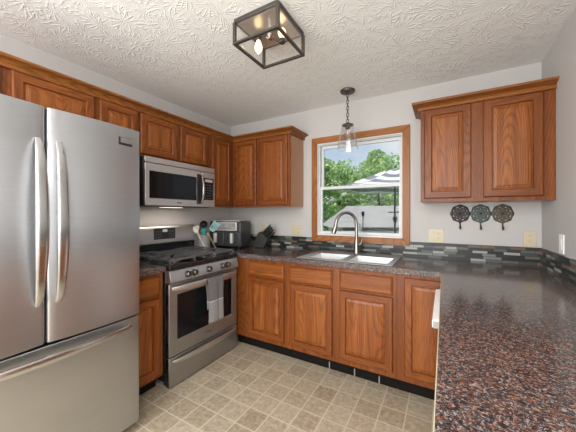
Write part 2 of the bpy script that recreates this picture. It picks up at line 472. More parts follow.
def upper(label, loc, rz, w, z0, z1, doors, depth=.305, end=None, dz=(.017, .0285)):
    t = thing('upper_cabinet', label, 'cabinet', (loc[0], loc[1], z0), rz, 'oak upper cabinets')
    h = z1 - z0
    mats = ['oak_v', 'oak_side']
    b = MB().box(0, w, -depth + .019, -.001, 0, h, 1)
    b.build('body', mats, t, bevel=.001, seg=1)
    # face frame
    xs = [0]; 
    f = MB()
    cuts = [0] + [v for d in doors for v in (d[0] + .012, d[1] - .012)] + [w]
    inc = lambda i, j: not (j == 1 and i % 2 == 1)
    f.grid(cuts, [0, .035, h - .035, h], inc, -depth, -depth + .019, 'y')
    f.build('face_frame', 'oak_v', t, bevel=.001, seg=1)
    for d in doors: door(t, d[0], d[1], dz[0], h - dz[1], -depth)
    return t
L90 = R(90)
UZ0, UZ1 = 1.375, 2.135
upper('oak upper cabinet over the refrigerator, leftmost along the ceiling', (0, -2.640, 0), L90, .918, 1.815, UZ1, [(.03, .445), (.487, .903)])
upper('narrow oak upper cabinet between the refrigerator cabinet and the microwave cabinet', (0, -1.720, 0), L90, .304, UZ0, UZ1, [(.016, .292)])
upper('short oak double door cabinet directly above the microwave', (0, -1.414, 0), L90, .757, 1.765, UZ1, [(.006, .352), (.386, .712)])
upper('tall oak upper cabinet in the left corner, right of the microwave', (0, -.655, 0), L90, .653, UZ0, UZ1, [(.024, .312)])
upper('oak double door upper cabinet on the back wall left of the window', (.307, -.0005, 0), 0, .757, UZ0, UZ1, [(.028, .345), (.378, .732)])
tR = upper('oak double door upper cabinet right of the window, above three wall hooks', (2.255, -.0005, 0), 0, .790, 1.390, UZ1, [(.026, .333), (.406, .728)], dz=(.028, .0285))

# crown mouldings: profile (outward, up) swept along a polyline with mitres
CROWN = [(0, -.004), (.015, -.004), (.018, .000), (.018, .016), (.012, .019), (.018, .026), (.032, .034), (.050, .038), (.058, .041), (.060, .046), (.060, .052), (.057, .056), (0, .056)]
def crown(pts, z0):
    """pts: polyline in plan; outward is to the right of travel"""
    mb = MB(); n = len(pts); P2 = [Vector((p[0], p[1])) for p in pts]
    rings = []
    for i in range(n):
        ds = []
        if i > 0: ds.append((P2[i] - P2[i-1]).normalized())
        if i < n - 1: ds.append((P2[i+1] - P2[i]).normalized())
        ns = [Vector((d.y, -d.x)) for d in ds]
        if len(ns) == 2:
            m_ = (ns[0] + ns[1]); m_ = m_ / m_.dot(ns[0])
        else: m_ = ns[0]
        rings.append([(P2[i].x + m_.x * o, P2[i].y + m_.y * o, z0 + z) for o, z in CROWN])
    k = len(CROWN)
    for a, b in zip(rings, rings[1:]):
        for i in range(k):
            j = (i + 1) % k
            mb.add([a[i], a[j], b[j], b[i]], [(0, 1, 2, 3)], 1 if abs(a[i][1] - b[i][1]) > abs(a[i][0] - b[i][0]) else 0)
    mb.add(rings[0], [tuple(range(k))]); mb.add(rings[-1], [tuple(range(k))])
    return mb
M['oak_crown'] = oak('oak crown moulding', 'x', (.055, .015, .004), (.22, .070, .014), (.31, .112, .026))
o = crown([(.3055, -2.655), (.3055, -.3065), (1.0645, -.3065), (1.0645, -.002)], UZ1 - .022).build('crown_moulding', ['oak_crown', 'oak_y'], angle=20)
tag(o, 'long oak crown moulding along the tops of the left and corner cabinets', 'moulding')
cr = crown([(2.2545 - 2.255, -.002), (2.2545 - 2.255, -.3065), (3.0465 - 2.255, -.3065)], UZ1 - .022 - 1.390)
cr.build('crown_moulding', ['oak_crown', 'oak_y'], tR, angle=20)

# base cabinets
def base(label, loc, rz, w, doors, drawers, cuts_x, depth=.610, hollow=False):
    t = thing('base_cabinet', label, 'cabinet', (loc[0], loc[1], 0), rz, 'oak base cabinets')
    if hollow:
        k = MB().box(0, .018, -depth + .019, -.001, .105, .871).box(w - .018, w, -depth + .019, -.001, .105, .871)
        k.box(.018, w - .018, -depth + .019, -.001, .105, .123).box(.018, w - .018, -.010, -.001, .123, .871)
        k.build('body', 'oak_side', t, smooth=False, weld=False)
    else:
        MB().box(0, w, -depth + .019, -.001, .105, .871, 0).build('body', 'oak_side', t, smooth=False)
    f = MB()
    f.grid([cuts_x[0]] + cuts_x[1:], [.105, .16, .690, .712, .828, .871], lambda i, j: not (i % 2 == 1 and j in (1, 3)), -depth, -depth + .019, 'y')
    f.build('face_frame', 'oak_v', t, bevel=.001, seg=1)
    for d in doors: door(t, d[0], d[1], d[2], d[3], -depth)
    for d in drawers: drawer(t, d[0], d[1], d[2], d[3], -depth)
    return t
t = base('narrow oak base cabinet between the refrigerator and the stove', (0, -1.722, 0), L90, .303, [(.016, .270, .13, .690)], [(.016, .270, .712, .845)], [0, .03, .258, .303])
B(.001, .302, -.53, -.51, 0, .105).build('toe_kick', 'toe', t, smooth=False)
t = base('oak corner base cabinet right of the stove, one drawer over one door', (.0, -.0005, 0), 0, 1.207, [(.790, 1.180, .150, .690)], [(.790, 1.180, .706, .838)], [.625, .80, 1.17, 1.207])
B(.6, 1.206, -.55, -.53, 0, .105).build('toe_kick', 'toe', t, smooth=False)
t = base('wide oak sink base cabinet under the sink with two doors', (1.208, -.0005, 0), 0, .912, [(.030, .424, .150, .690), (.488, .886, .150, .690)], [(.030, .424, .706, .838), (.488, .886, .706, .838)], [0, .04, .412, .50, .875, .912], hollow=True)
B(.001, .911, -.55, -.53, 0, .105).build('toe_kick', 'toe', t, smooth=False)
for x in (.372, .585, .775):
    B(x, x + .008, -.556, -.551, .004, .060).build('toe_kick_clip', 'grey_plastic', t, smooth=False)
t = thing('base_cabinet', 'oak base cabinet in the right corner next to the white dishwasher', 'cabinet', (2.121, -.0005, 0), 0, 'oak base cabinets')
MB().box(0, .925, -.591, -.001, .105, .871).build('body', 'oak_side', t, smooth=False)
f = MB().grid([0, .056, .298, .318], [.105, .16, .842, .871], lambda i, j: not (i == 1 and j == 1), -.610, -.591, 'y')
f.build('face_frame', 'oak_v', t, bevel=.001, seg=1)
door(t, .050, .312, .150, .846, -.610)
B(.001, .30, -.55, -.53, 0, .105).build('toe_kick', 'toe', t, smooth=False)
# right run (below the near countertop)
t = thing('base_cabinet', 'base cabinet under the near end of the right countertop beyond the dishwasher', 'cabinet', (RW - .001, -1.272, 0), R(-90), 'oak base cabinets')
MB().box(0, .99, -.600, -.001, .105, .871).build('body', 'oak_side', t, smooth=False)
door(t, .03, .48, .15, .69, -.600); door(t, .51, .96, .15, .69, -.600)
drawer(t, .03, .48, .706, .838, -.600); drawer(t, .51, .96, .706, .838, -.600)
B(.001, .989, -.55, -.53, 0, .105).build('toe_kick', 'toe', t, smooth=False)
# dishwasher
t = thing('dishwasher', 'white dishwasher under the right countertop, seen edge on', 'dishwasher', (RW - .03, -1.268, 0), R(-90))
# local x runs towards -y, so flip: build with negative x
t.location = (RW - .03, -.655, 0)
B(.004, .604, -.60, -.02, .10, .868).build('body', 'white', t, smooth=False)
B(.004, .604, -.616, -.602, .12, .762).build('door', 'white', t, bevel=.006)
cp = MB().prism([(-.602, .764), (-.646, .764), (-.650, .768), (-.650, .796), (-.646, .801), (-.602, .812)], 'x', .004, .603).build('control_panel', 'white', t, bevel=.0015, seg=1)
B(.6032, .606, -.647, -.606, .766, .797).build('end_cap', 'grey_plastic', cp, smooth=False)
B(.20, .42, -.6525, -.648, .774, .788).build('handle', 'dark_grey', cp, bevel=.003)
B(.01, .60, -.56, -.54, .0, .10).build('toe_kick', 'toe', t, smooth=False)

# ------------------------------------------------------------------ countertops, sink, backsplash
SX0, SX1, SY0, SY1 = 1.322, 2.068, -.585, -.085
xs = [0.0005, .648, SX0, SX1, 2.402, RW - .0005]; ys = [-2.30, -.6505, -.645, SY0, SY1, -.0005]
def inc(i, j):
    if i == 2 and j == 3: return False
    if j == 0: return i == 4
    if j == 1: return i in (0, 4)
    return True
ctop = MB().grid(xs, ys, inc, .872, .914).build('countertop', 'granite', bevel=.007, seg=3)
tag(ctop, 'glossy speckled brown countertop running under the window and along the right wall', 'countertop')
B(2.3995, 2.4018, -2.299, -.648, .876, .908).build('edge_highlight', 'almond', ctop, smooth=False)['label'] = 'pale strip for the highlight along the right counter edge'  # pale colour stands in for light caught on the rounded counter edge
ct2 = B(.0005, .648, -1.722, -1.4145, .872, .914).build('countertop', 'granite', bevel=.007, seg=3)
tag(ct2, 'short speckled brown countertop between the refrigerator and the stove', 'countertop')
# backsplash
bz = 1.045
b = MB().grid([.0005, 1.168, 2.150, RW - .0005], [.9145, 1.007, bz], lambda i, j: not (i == 1 and j == 1), -.0105, -.0005, 'y').build('tile_backsplash', 'mosaic_x', smooth=False)
tag(b, 'grey mosaic strip tile backsplash along the back wall under the window', 'backsplash')
b = B(RW - .0105, RW - .0005, -2.29, -.0115, .9145, bz).build('tile_backsplash', 'mosaic_y', smooth=False)
tag(b, 'grey mosaic strip tile backsplash along the right wall', 'backsplash')
# sink
M['sink'] = mat('satin sink steel', (.50, .50, .50), .40, 1.0)
t = thing('kitchen_sink', 'stainless double bowl drop in sink under the window', 'sink', (0, 0, .914))
bowls = [(1.345, 1.672, -.560, -.175), (1.712, 2.045, -.560, -.175)]
ex = [1.300, 1.345, 1.672, 1.712, 2.045, 2.090]; ey = [-.612, -.560, -.175, -.055]
MB().grid(ex, ey, lambda i, j: not (j == 1 and i in (1, 3)), .0005, .007).build('rim', 'sink', t, bevel=.003, seg=2)
for bx in bowls:
    k = MB()
    r = [(0, .005), (.004, -.01), (.014, -.155), (.045, -.172)]
    rg = [[(bx[0] + i, bx[2] + i, z), (bx[1] - i, bx[2] + i, z), (bx[1] - i, bx[3] - i, z), (bx[0] + i, bx[3] - i, z)] for i, z in r]
    for a, b_ in zip(rg, rg[1:]):
        for q in range(4): k.add([a[q], a[(q+1) % 4], b_[(q+1) % 4], b_[q]], [(0, 1, 2, 3)])
    k.add(rg[-1], [(0, 1, 2, 3)])
    bo = k.build('bowl', 'sink', t, angle=50)
    sm = bo.modifiers.new('solid', 'SOLIDIFY'); sm.thickness = .0015; sm.offset = 1
    MB().lathe([(0, .004), (.028, .004), (.038, .007), (.042, .001), (0, .001)], ((bx[0] + bx[1]) / 2, (bx[2] + bx[3]) / 2, -.172)).build('drain', 'chrome', bo)
# faucet
t = thing('kitchen_faucet', 'brushed nickel gooseneck pull down faucet behind the sink', 'faucet', (1.690, -.118, .9215), 0)
MB().lathe([(0, 0), (.030, 0), (.030, .006), (.026, .014), (.023, .05), (.020, .12), (.016, .135), (0, .135)]).build('base', 'nickel', t)
dx, dy = -.76, -.65
path = [(0, 0, .13), (0, 0, .20), (0, 0, .26)]
rad = .104
for i in range(1, 13):
    a = PI * i / 12 * 1.0
    o_ = rad * (1 - math.cos(a)); path.append((dx * o_, dy * o_, .272 + rad * 1.12 * math.sin(a)))
MB().sweep(path, .0150, 16).build('gooseneck_spout', 'nickel', t)
MB().sweep([(dx * .208, dy * .208, .278), (dx * .213, dy * .213, .250), (dx * .228, dy * .228, .205), (dx * .232, dy * .232, .190)], [.0165, .020, .0225, .019], 16).build('spray_head', 'nickel', t)
MB().sweep([(.018, 0, .085), (.038, -.004, .088), (.048, -.006, .10), (.058, -.010, .135), (.062, -.012, .150)], [.014, .014, .009, .0075, .006], 12).build('lever_handle', 'nickel', t)

# ------------------------------------------------------------------ refrigerator
FW, FD = .890, .790
t = thing('refrigerator', 'large stainless french door refrigerator with bottom freezer drawer', 'refrigerator', (.03, -2.612, 0), L90)
B(.004, FW - .004, -.715, -.005, .03, 1.772).build('body', 'dark_grey', t, bevel=.004)
def bowed(x0, x1, z0, z1, y0, y1, bow, n=12, er=.012):
    """slab with a gently bowed front and rounded vertical edges"""
    pr = []
    for i in range(n + 1):
        u = i / n; x = x0 + (x1 - x0) * u
        e = min(x - x0, x1 - x)
        rr = 0 if e >= er else er - math.sqrt(max(0, er**2 - (er - e)**2))
        pr.append((x, y1 - bow * (1 - (2*u - 1)**2) + rr))
    xs_ = sorted(set([x0, x0 + er*.25, x0 + er*.6, x0 + er] + [p[0] for p in pr] + [x1 - er, x1 - er*.6, x1 - er*.25, x1]))
    pr = []
    for x in xs_:
        u = (x - x0) / (x1 - x0); e = min(x - x0, x1 - x)
        rr = 0 if e >= er else er - math.sqrt(max(0, er**2 - (er - e)**2))
        pr.append((x, y1 - bow * (1 - (2*u - 1)**2) + rr))
    poly = [(x0, y0)] + pr + [(x1, y0)]
    return MB().prism(poly, 'z', z0, z1)
def bow_handle(p0, p1, out, rad_, wide, n=22, thick=.011):
    """bowed strap handle from p0 to p1, rising along 'out'"""
    p0, p1, out = Vector(p0), Vector(p1), Vector(out)
    path = []; rs = []
    for i in range(n + 1):
        u = i / n; s_ = math.sin(PI * u) ** .55
        path.append(p0.lerp(p1, u) + out * s_); rs.append(.45 + .55 * s_)
    mb = MB()
    d = (p1 - p0).normalized(); o_ = out.normalized(); w_ = d.cross(o_)
    vs = []; N = 14
    for i, p in enumerate(path):
        dd = (path[min(i+1, n)] - path[max(i-1, 0)]).normalized(); nn = w_.cross(dd).normalized()
        for k in range(N):
            a = 2 * PI * k / N; ca, sa = math.cos(a), math.sin(a)
            ca = math.copysign(abs(ca) ** .6, ca); sa = math.copysign(abs(sa) ** .6, sa)
            vs.append(p + w_ * ca * wide * rs[i] + nn * sa * thick * rs[i])
    fs = [(i*N + k, i*N + (k+1) % N, (i+1)*N + (k+1) % N, (i+1)*N + k) for i in range(n) for k in range(N)]
    fs += [tuple(reversed(range(N))), tuple(n*N + k for k in range(N))]
    return mb.add(vs, fs)
DF = -.795
seam = .441
for k, (x0, x1) in enumerate(((.002, seam - .003), (seam + .003, FW - .002))):
    d = bowed(x0, x1, .702, 1.792, -.722, DF - .004, .015).build('door', 'steel_dark', t, bevel=.003, angle=30)
    hx = seam - .032 if k == 0 else seam + .044
    bow_handle((hx, DF - .012, .885), (hx, DF - .012, 1.640), (0, -.052, 0), .02, .024, thick=.010).build('handle', 'chrome', d)
    if k == 1:
        bd = B(.755, .832, DF - .0190, DF - .006, 1.688, 1.732).build('badge', 'black', d, bevel=.002)
        B(.764, .831, DF - .0202, DF - .0188, 1.700, 1.730).build('badge_plate', 'chrome', bd, smooth=False)
    B(x0 + (.03 if k == 0 else (x1 - x0) - .09), x0 + (.09 if k == 0 else (x1 - x0) - .03), -.76, -.66, 1.7935, 1.806).build('hinge_cover', 'dark_grey', t, bevel=.004)
d = bowed(.002, FW - .002, .058, .690, -.722, DF, .008).build('freezer_drawer', 'steel_dark', t, bevel=.003, angle=30)
bow_handle((.045, DF - .012, .650), (FW - .062, DF - .012, .650), (0, -.056, 0), .02, .019).build('handle', 'chrome', d)
B(.01, FW - .01, -.74, -.70, .012, .052).build('kick_grille', 'dark_grey', t, bevel=.003)
for x in (.05, FW - .09): B(x, x + .05, -.72, -.62, 0, .031).build('foot', 'black', t)
for x in (.05, FW - .09): B(x, x + .05, -.12, -.04, 0, .031).build('foot', 'black', t)

# ------------------------------------------------------------------ gas range
RWD = .753
t = thing('gas_range', 'stainless gas stove with black cooktop in the left run', 'stove', (.02, -1.411, 0), L90)
B(.002, RWD - .002, -.605, -.012, .045, .877).build('body', 'black_enamel', t, bevel=.002)
for x in (.03, RWD - .06):
    for y in (-.58, -.10): B(x, x + .03, y, y + .03, 0, .046).build('foot', 'black', t)
B(0, RWD, -.660, -.06, .878, .918).build('cooktop', 'black_enamel', t, bevel=.008, seg=3)
cp = MB().prism([(-.606, .785), (-.668, .785), (-.672, .792), (-.657, .872), (-.652, .877), (-.606, .877)], 'x', .001, RWD - .001).build('control_panel', 'steel_x', t, bevel=.002)
for x in (.155, .218, .372, .535, .600):
    kb = MB()
    d0 = Vector((0, -.98, .19))
    p = Vector((x, -.663, .830))
    kb.sweep([p, p + d0 * .006, p + d0 * .008, p + d0 * .034, p + d0 * .037], [.027, .027, .023, .021, .018], 20)
    kn = kb.build('knob', 'knob', t, angle=40)
    MB().obox(p + d0 * .037, (.006, .008, .034), (R(11), 0, 0)).build('pointer', 'black', kn)
od = MB().grid([.002, .075, .678, RWD - .002], [.236, .352, .690, .778], lambda i, j: not (i == 1 and j == 1), -.650, -.607, 'y').build('oven_door', 'steel_x', t, bevel=.004)
B(.074, .679, -.648, -.625, .351, .691).build('oven_window', 'dark_glass', od, smooth=False)
bow_handle((.022, -.656, .742), (RWD - .022, -.656, .742), (0, -.046, 0), .02, .026, thick=.013).build('handle', 'steel_light', od)
for i, x in enumerate((.355, .372, .384, .396, .410)):
    B(x, x + .009, -.6525, -.6495, .290, .306 if i == 0 else .301).build('badge', 'chrome', od, smooth=False)
dr = B(.002, RWD - .002, -.650, -.607, .014, .228).build('storage_drawer', 'steel_x', t, bevel=.004)
bow_handle((.030, -.652, .198), (RWD - .030, -.652, .198), (0, -.036, 0), .02, .021, thick=.012).build('handle', 'steel_light', dr)
# back guard
B(.004, RWD - .004, -.060, -.006, .895, 1.012).build('riser', 'black_enamel', t, bevel=.003)
bgd = MB().prism([(-.004, 1.006), (-.060, 1.006), (-.078, 1.020), (-.074, 1.160), (-.058, 1.182), (-.004, 1.182)], 'x', .002, RWD - .002).build('back_guard', 'steel_x', t, bevel=.003)
dp = B(.268, .496, -.0795, -.074, 1.058, 1.160).build('display_panel', 'black', bgd, bevel=.001, seg=1)
B(.355, .405, -.0808, -.0793, 1.125, 1.150).build('clock', 'display', dp, smooth=False)
for i in range(3):
    for j in range(3):
        for x in (.280 + i * .024, .424 + i * .022):
            B(x, x + .015, -.0806, -.0793, 1.070 + j * .026, 1.084 + j * .026).build('button', 'dark_grey', dp, smooth=False)
# burners and grates
for (x, y, r) in ((.16, -.50, .050), (.16, -.20, .040), (.376, -.35, .045), (.60, -.50, .042), (.60, -.20, .050)):
    MB().lathe([(0, 0), (r, 0), (r, .008), (r * .8, .012), (r * .78, .018), (r * .6, .021), (0, .021)], (x, y, .9185), 24).build('burner', 'iron', t)
def grate(x0, x1, y0, y1, fingers=True):
    g = MB(); z0, z1 = .942, .956; b = .0055
    for y in (y0, y1): g.box(x0, x1, y - b, y + b, z0, z1)
    for x in (x0, x1): g.box(x - b, x + b, y0, y1, z0, z1)
    ym = (y0 + y1) / 2; g.box(x0, x1, ym - b, ym + b, z0, z1)
    xm = (x0 + x1) / 2
    for cy in ((y0 + ym) / 2, (ym + y1) / 2):
        g.box(x0, xm - .022, cy - b, cy + b, z0, z1 + .003); g.box(xm + .022, x1, cy - b, cy + b, z0, z1 + .003)
        hy = (ym - y0) / 2
        g.box(xm - b, xm + b, cy - hy, cy - .022, z0, z1 + .003); g.box(xm - b, xm + b, cy + .022, cy + hy, z0, z1 + .003)
    for x in (x0, x1):
        for y in (y0, y1): g.box(x - b, x + b, y - b, y + b, .9165, z0)
    return g.build('grate', 'iron', t, smooth=False, weld=False)
grate(.030, .262, -.625, -.085); grate(.496, .724, -.625, -.085)
g = MB()
g.box(.276, .482, -.600, -.110, .942, .954)
for x in (.28, .47):
    for y in (-.59, -.13): g.box(x, x + .012, y, y + .012, .9165, .943)
for k in range(9): g.box(.290 + k * .0215, .296 + k * .0215, -.585, -.125, .954, .958)
g.build('griddle_grate', 'iron', t, smooth=False, weld=False)

# ------------------------------------------------------------------ over the range microwave
t = thing('microwave_oven', 'stainless over the range microwave with black window', 'microwave', (0.0, -1.412, 1.360), L90)
mw, md, mh = .752, .355, .400
B(0, mw, -md, -.001, .004, mh).build('body', 'black', t, bevel=.003)
B(.002, mw - .002, -md - .024, -md - .001, .352, mh - .002).build('vent_strip', 'steel_light', t, bevel=.003)
dW = .585
d = MB().grid([.002, .040, dW - .070, dW], [.006, .066, .285, .348], lambda i, j: not (i == 1 and j == 1), -md - .026, -md - .001, 'y').build('door', 'steel_light', t, bevel=.003)
wi = B(.039, dW - .069, -md - .025, -md - .010, .065, .286).build('door_window', 'dark_glass', d, smooth=False)
B(dW - .068, dW - .001, -md - .0275, -md - .0255, .030, .320).build('handle_backing', 'black', d, smooth=False)
bow_handle((dW - .022, -md - .030, .030), (dW - .022, -md - .030, .325), (0, -.040, 0), .02, .012, thick=.009).build('handle', 'chrome', d)
for i, x in enumerate((.300, .312, .321, .330, .339)):
    B(x, x + .007, -md - .0275, -md - .0258, .030, .044 if i == 0 else .039).build('badge', 'dark_grey', d, smooth=False)
k = B(dW + .003, mw - .002, -md - .026, -md - .001, .006, .348).build('control_panel', 'steel_light', t, bevel=.003)
kp = B(dW + .020, mw - .020, -md - .0275, -md - .0255, .075, .290).build('keypad', 'dark_glass', k, smooth=False)
for i in range(4):
    for j in range(6):
        B(dW + .030 + i * .030, dW + .048 + i * .030, -md - .0283, -md - .0273, .085 + j * .026, .098 + j * .026).build('button', 'dark_grey', kp, smooth=False)
B(dW + .035, mw - .035, -md - .0283, -md - .0273, .252, .278).build('display', 'display', kp, smooth=False)
B(.05, mw - .05, -md + .01, -.05, -.002, .005).build('underside_grille', 'dark_grey', t, smooth=False)
M['lens'] = mat('cooktop lamp lens', (1, .9, .75), .4, 0, .5, **{'Emission Color': (1, .82, .60, 1), 'Emission Strength': 2.0})
B(.28, .47, -.24, -.16, -.005, -.002).build('cooktop_lamp', 'lens', t, smooth=False)
light('cooktop_glow', 'AREA', (.20, -1.035, 1.352), (0, 0, 0), 1.1, (1, .88, .74), shape='RECTANGLE', size=.10, size_y=.45)

# ------------------------------------------------------------------ dish towel on the oven handle
M['towel'] = mat('grey terry cloth', (.14, .14, .145), .95)
tt = NT(M['towel'])
z_ = tt.sep(tt.obj())[2]
band = tt.ramp(tt.math('MULTIPLY_ADD', z_, 1.0, 0.0), [(0.0, (.27, .27, .27)), (.168, (.55, .55, .54)), (.178, (.13, .13, .135))], 'CONSTANT')
cc = tt.mix(tt.math('MULTIPLY', tt.noise(tt.obj(), 55, 4), .5), band, (.12, .12, .125))
tt.l(cc, tt.b.inputs['Base Color']); tt.bump(tt.noise(tt.obj(), 420, 2), .5, .004)
t = thing('dish_towel', 'grey kitchen towel with a pale band draped over the oven door handle', 'towel', (.733, -1.016, .398), L90)
tw = MB(); nx, nz = 26, 44
def towel_pt(u, s_):
    """u across 0..1, s along: front hem 0 -> over the bar -> back hem 1"""
    wv = .0035 * math.sin(u * 9 + 1.2) + .001 * math.sin(u * 21)
    Lf, La, Lb = .350, .055, .24
    d = s_ * (Lf + La + Lb)
    hw = .086 - .004 * math.sin(min(1, d / Lf) * PI)
    x = (u - .5) * 2 * hw
    if d < Lf:
        k = 1 - d / Lf
        return (x + .006 * k * math.sin(5 * u), -.0195 + wv * (.35 + .65 * k) - .006 * k, d)
    if d < Lf + La:
        a = PI * (d - Lf) / La
        return (x, -.0195 * math.cos(a) + .001, Lf + .0175 * math.sin(a))
    k = (d - Lf - La) / Lb
    return (x * (1 - .12 * k), .0150 - .010 * min(1, k * 2), Lf - k * Lb)
vs = [towel_pt(i / nx, j / nz) for j in range(nz + 1) for i in range(nx + 1)]
fs = [(j*(nx+1) + i, j*(nx+1) + i + 1, (j+1)*(nx+1) + i + 1, (j+1)*(nx+1) + i) for j in range(nz) for i in range(nx)]
o = tw.add(vs, fs).build('cloth', 'towel', t, angle=80)
sm = o.modifiers.new('solid', 'SOLIDIFY'); sm.thickness = .004; sm.offset = 0

# ------------------------------------------------------------------ counter corner: air fryer, crock, knives
M['fryer'] = mat('charcoal grey plastic', (.040, .042, .046), .4)
M['silver'] = mat('silver plastic', (.70, .70, .69), .35, .2)
t = thing('air_fryer', 'dark grey twin basket air fryer in the left counter corner', 'air fryer', (.255, -.280, .9145), R(12))
aw, ad, ah = .405, .26, .300
B(-aw/2, aw/2, -ad/2, ad/2, .012, ah).build('housing', 'fryer', t, bevel=.022, seg=4)
B(-aw/2 + .03, aw/2 - .03, -ad/2 + .02, ad/2 - .02, ah - .002, ah + .010).build('top_cover', 'silver', t, bevel=.008, seg=3)
pn = B(-.150, .150, -ad/2 - .008, -ad/2 + .01, .195, .290).build('control_panel', 'silver', t, bevel=.006)
pg = B(-.138, .138, -ad/2 - .0095, -ad/2 - .007, .207, .278).build('display', 'grey_plastic', pn, smooth=False)
ic = MB()
for (x, w_, z, h_) in ((-.125, .030, .240, .022), (-.075, .055, .252, .014), (-.060, .030, .226, .012), (.005, .045, .238, .026), (.070, .022, .252, .010), (.085, .040, .222, .014), (-.120, .022, .215, .010)):
    ic.box(x, x + w_, -ad/2 - .0105, -ad/2 - .0093, z, z + h_)
ic.build('display_symbols', 'display', pg, smooth=False)
for sgn in (-1, 1):
    x0 = -.193 if sgn < 0 else .004
    bk = B(x0, x0 + .189, -ad/2 - .014, -ad/2 + .01, .020, .185).build('basket', 'fryer', t, bevel=.012, seg=3)
    xc = x0 + .094 + sgn * .005
    B(xc - .014, xc + .014, -ad/2 - .050, -ad/2 - .013, .060, .170).build('handle', 'silver', bk, bevel=.006, seg=3)
for x in (-.15, .15):
    for y in (-.09, .09): MB().cyl((x, y, 0), (x, y, .014), .012, n=12).build('foot', 'black', t)

M['crock'] = mat('grey metal crock', (.52, .52, .51), .35, .5)
t = thing('utensil_crock', 'grey round utensil crock beside the air fryer', 'crock', (.143, -.5865, .9145))
MB().lathe([(0, 0), (.062, 0), (.065, .004), (.067, .154), (.069, .158), (.066, .158), (.064, .154), (.061, .008), (0, .008)], n=36).build('vessel', 'crock', t)
M['teal'] = mat('teal silicone', (.02, .27, .26), .45)
M['aqua'] = mat('light blue silicone', (.32, .62, .66), .45)
M['cream'] = mat('off white nylon', (.66, .63, .57), .45)
M['wood'] = mat('pale wood', (.45, .29, .18), .5)
# crock frame: base (.205,-.552,.9145); r = image right, t = towards the camera
rv = Vector((.867, .498, 0)); tv = Vector((.498, -.867, 0)); up = Vector((0, 0, 1)); cb = Vector((.143, -.5865, .9145))
def W3(r_, t_, z): return cb + rv * r_ + tv * t_ + up * z
def utensil(name, label, p0, p1, rad_, hmat, head, hm):
    """handle from p0 (low) to p1 (top); head(mb, p, dir, side, nrm)"""
    t = thing(name, label, 'utensil', p0, 0, 'kitchen utensils around the crock')
    p0 = Vector(p0); q = Vector(p1) - p0
    MB().sweep([(0, 0, 0), q * .5, q], [rad_ * .9, rad_, rad_ * .8], 10).build('handle', hmat, t)
    d = q.normalized(); nrm = (tv - d * tv.dot(d)).normalized(); side = d.cross(nrm).normalized()
    if head:
        mb = MB(); head(mb, q, d, side, nrm)
        mb.build('head', hm, t, angle=40)
    return t
def flat_head(w0, w1, L, slots=0, th=.003):
    def f(mb, q, d, s_, n_):
        xs_ = [-1, 1] if not slots else [-1 + 2 * i / (2 * slots + 1) for i in range(2 * slots + 2)]
        rows = [0, .22, .80, 1]
        P = lambda u, v, sg: q + d * (v * L - .004) + s_ * u * (w0 + (w1 - w0) * min(1, v * 2.2)) / 2 + n_ * sg * th
        for i in range(len(xs_) - 1):
            for j in range(3):
                if slots and i % 2 == 1 and j == 1: continue
                a, b_ = xs_[i], xs_[i+1]; c_, e_ = rows[j], rows[j+1]
                vs = [P(a, c_, -1), P(b_, c_, -1), P(b_, e_, -1), P(a, e_, -1), P(a, c_, 1), P(b_, c_, 1), P(b_, e_, 1), P(a, e_, 1)]
                mb.add(vs, [(3, 2, 1, 0), (4, 5, 6, 7), (0, 1, 5, 4), (1, 2, 6, 5), (2, 3, 7, 6), (3, 0, 4, 7)])
    return f
def spoon_head(w_, L, depth=.012):
    def f(mb, q, d, s_, n_):
        N, K = 16, 5; vs = []
        for sg in (1, -1):
            for k in range(K + 1):
                for i in range(N):
                    a = 2 * PI * i / N; rr = k / K
                    vs.append(q + d * (L/2 - .006 + math.cos(a) * rr * L/2) + s_ * math.sin(a) * rr * w_/2 + n_ * (-(1 - rr**2) * depth + sg * .0015))
        fs = []; o2 = (K + 1) * N
        for b0 in (0, o2):
            for k in range(K):
                for i in range(N): fs.append((b0 + k*N + i, b0 + k*N + (i+1) % N, b0 + (k+1)*N + (i+1) % N, b0 + (k+1)*N + i))
        for i in range(N): fs.append((K*N + i, K*N + (i+1) % N, o2 + K*N + (i+1) % N, o2 + K*N + i))
        mb.add(vs, fs)
    return f
utensil('slotted_turner', 'light blue slotted turner standing in the crock', W3(-.050, .010, .012), W3(.086, .008, .200), .006, 'black', flat_head(.045, .080, .112, 3), 'aqua')
utensil('silicone_spatula', 'teal spatula with a small paddle head in the crock', W3(.008, .028, .012), W3(.016, .046, .165), .006, 'black', flat_head(.030, .050, .070), 'teal')
utensil('ladle', 'black ladle bowl rising behind the teal spatula in the crock', W3(-.004, -.030, .012), W3(-.010, -.034, .235), .006, 'black', spoon_head(.085, .080, .03), 'black')
utensil('serving_spoon', 'black serving spoon leaning left in the crock', W3(-.028, -.005, .012), W3(-.052, -.010, .195), .006, 'black', spoon_head(.050, .075, .01), 'iron')
utensil('cooking_spoon', 'off white spoon leaning against the front of the crock', W3(.050, .088, .007), W3(-.048, .076, .185), .006, 'cream', spoon_head(.050, .080, .012), 'cream')
utensil('tongs', 'off white tongs tip leaning left over the crock rim', W3(-.018, .024, .012), W3(-.048, .038, .215), .006, 'cream', flat_head(.018, .030, .05), 'cream')
utensil('wooden_spoon', 'wooden spoon leaning upright against the right side of the crock', W3(.145, .040, .006), W3(.070, .038, .150), .0055, 'wood', spoon_head(.026, .045, .006), 'wood')

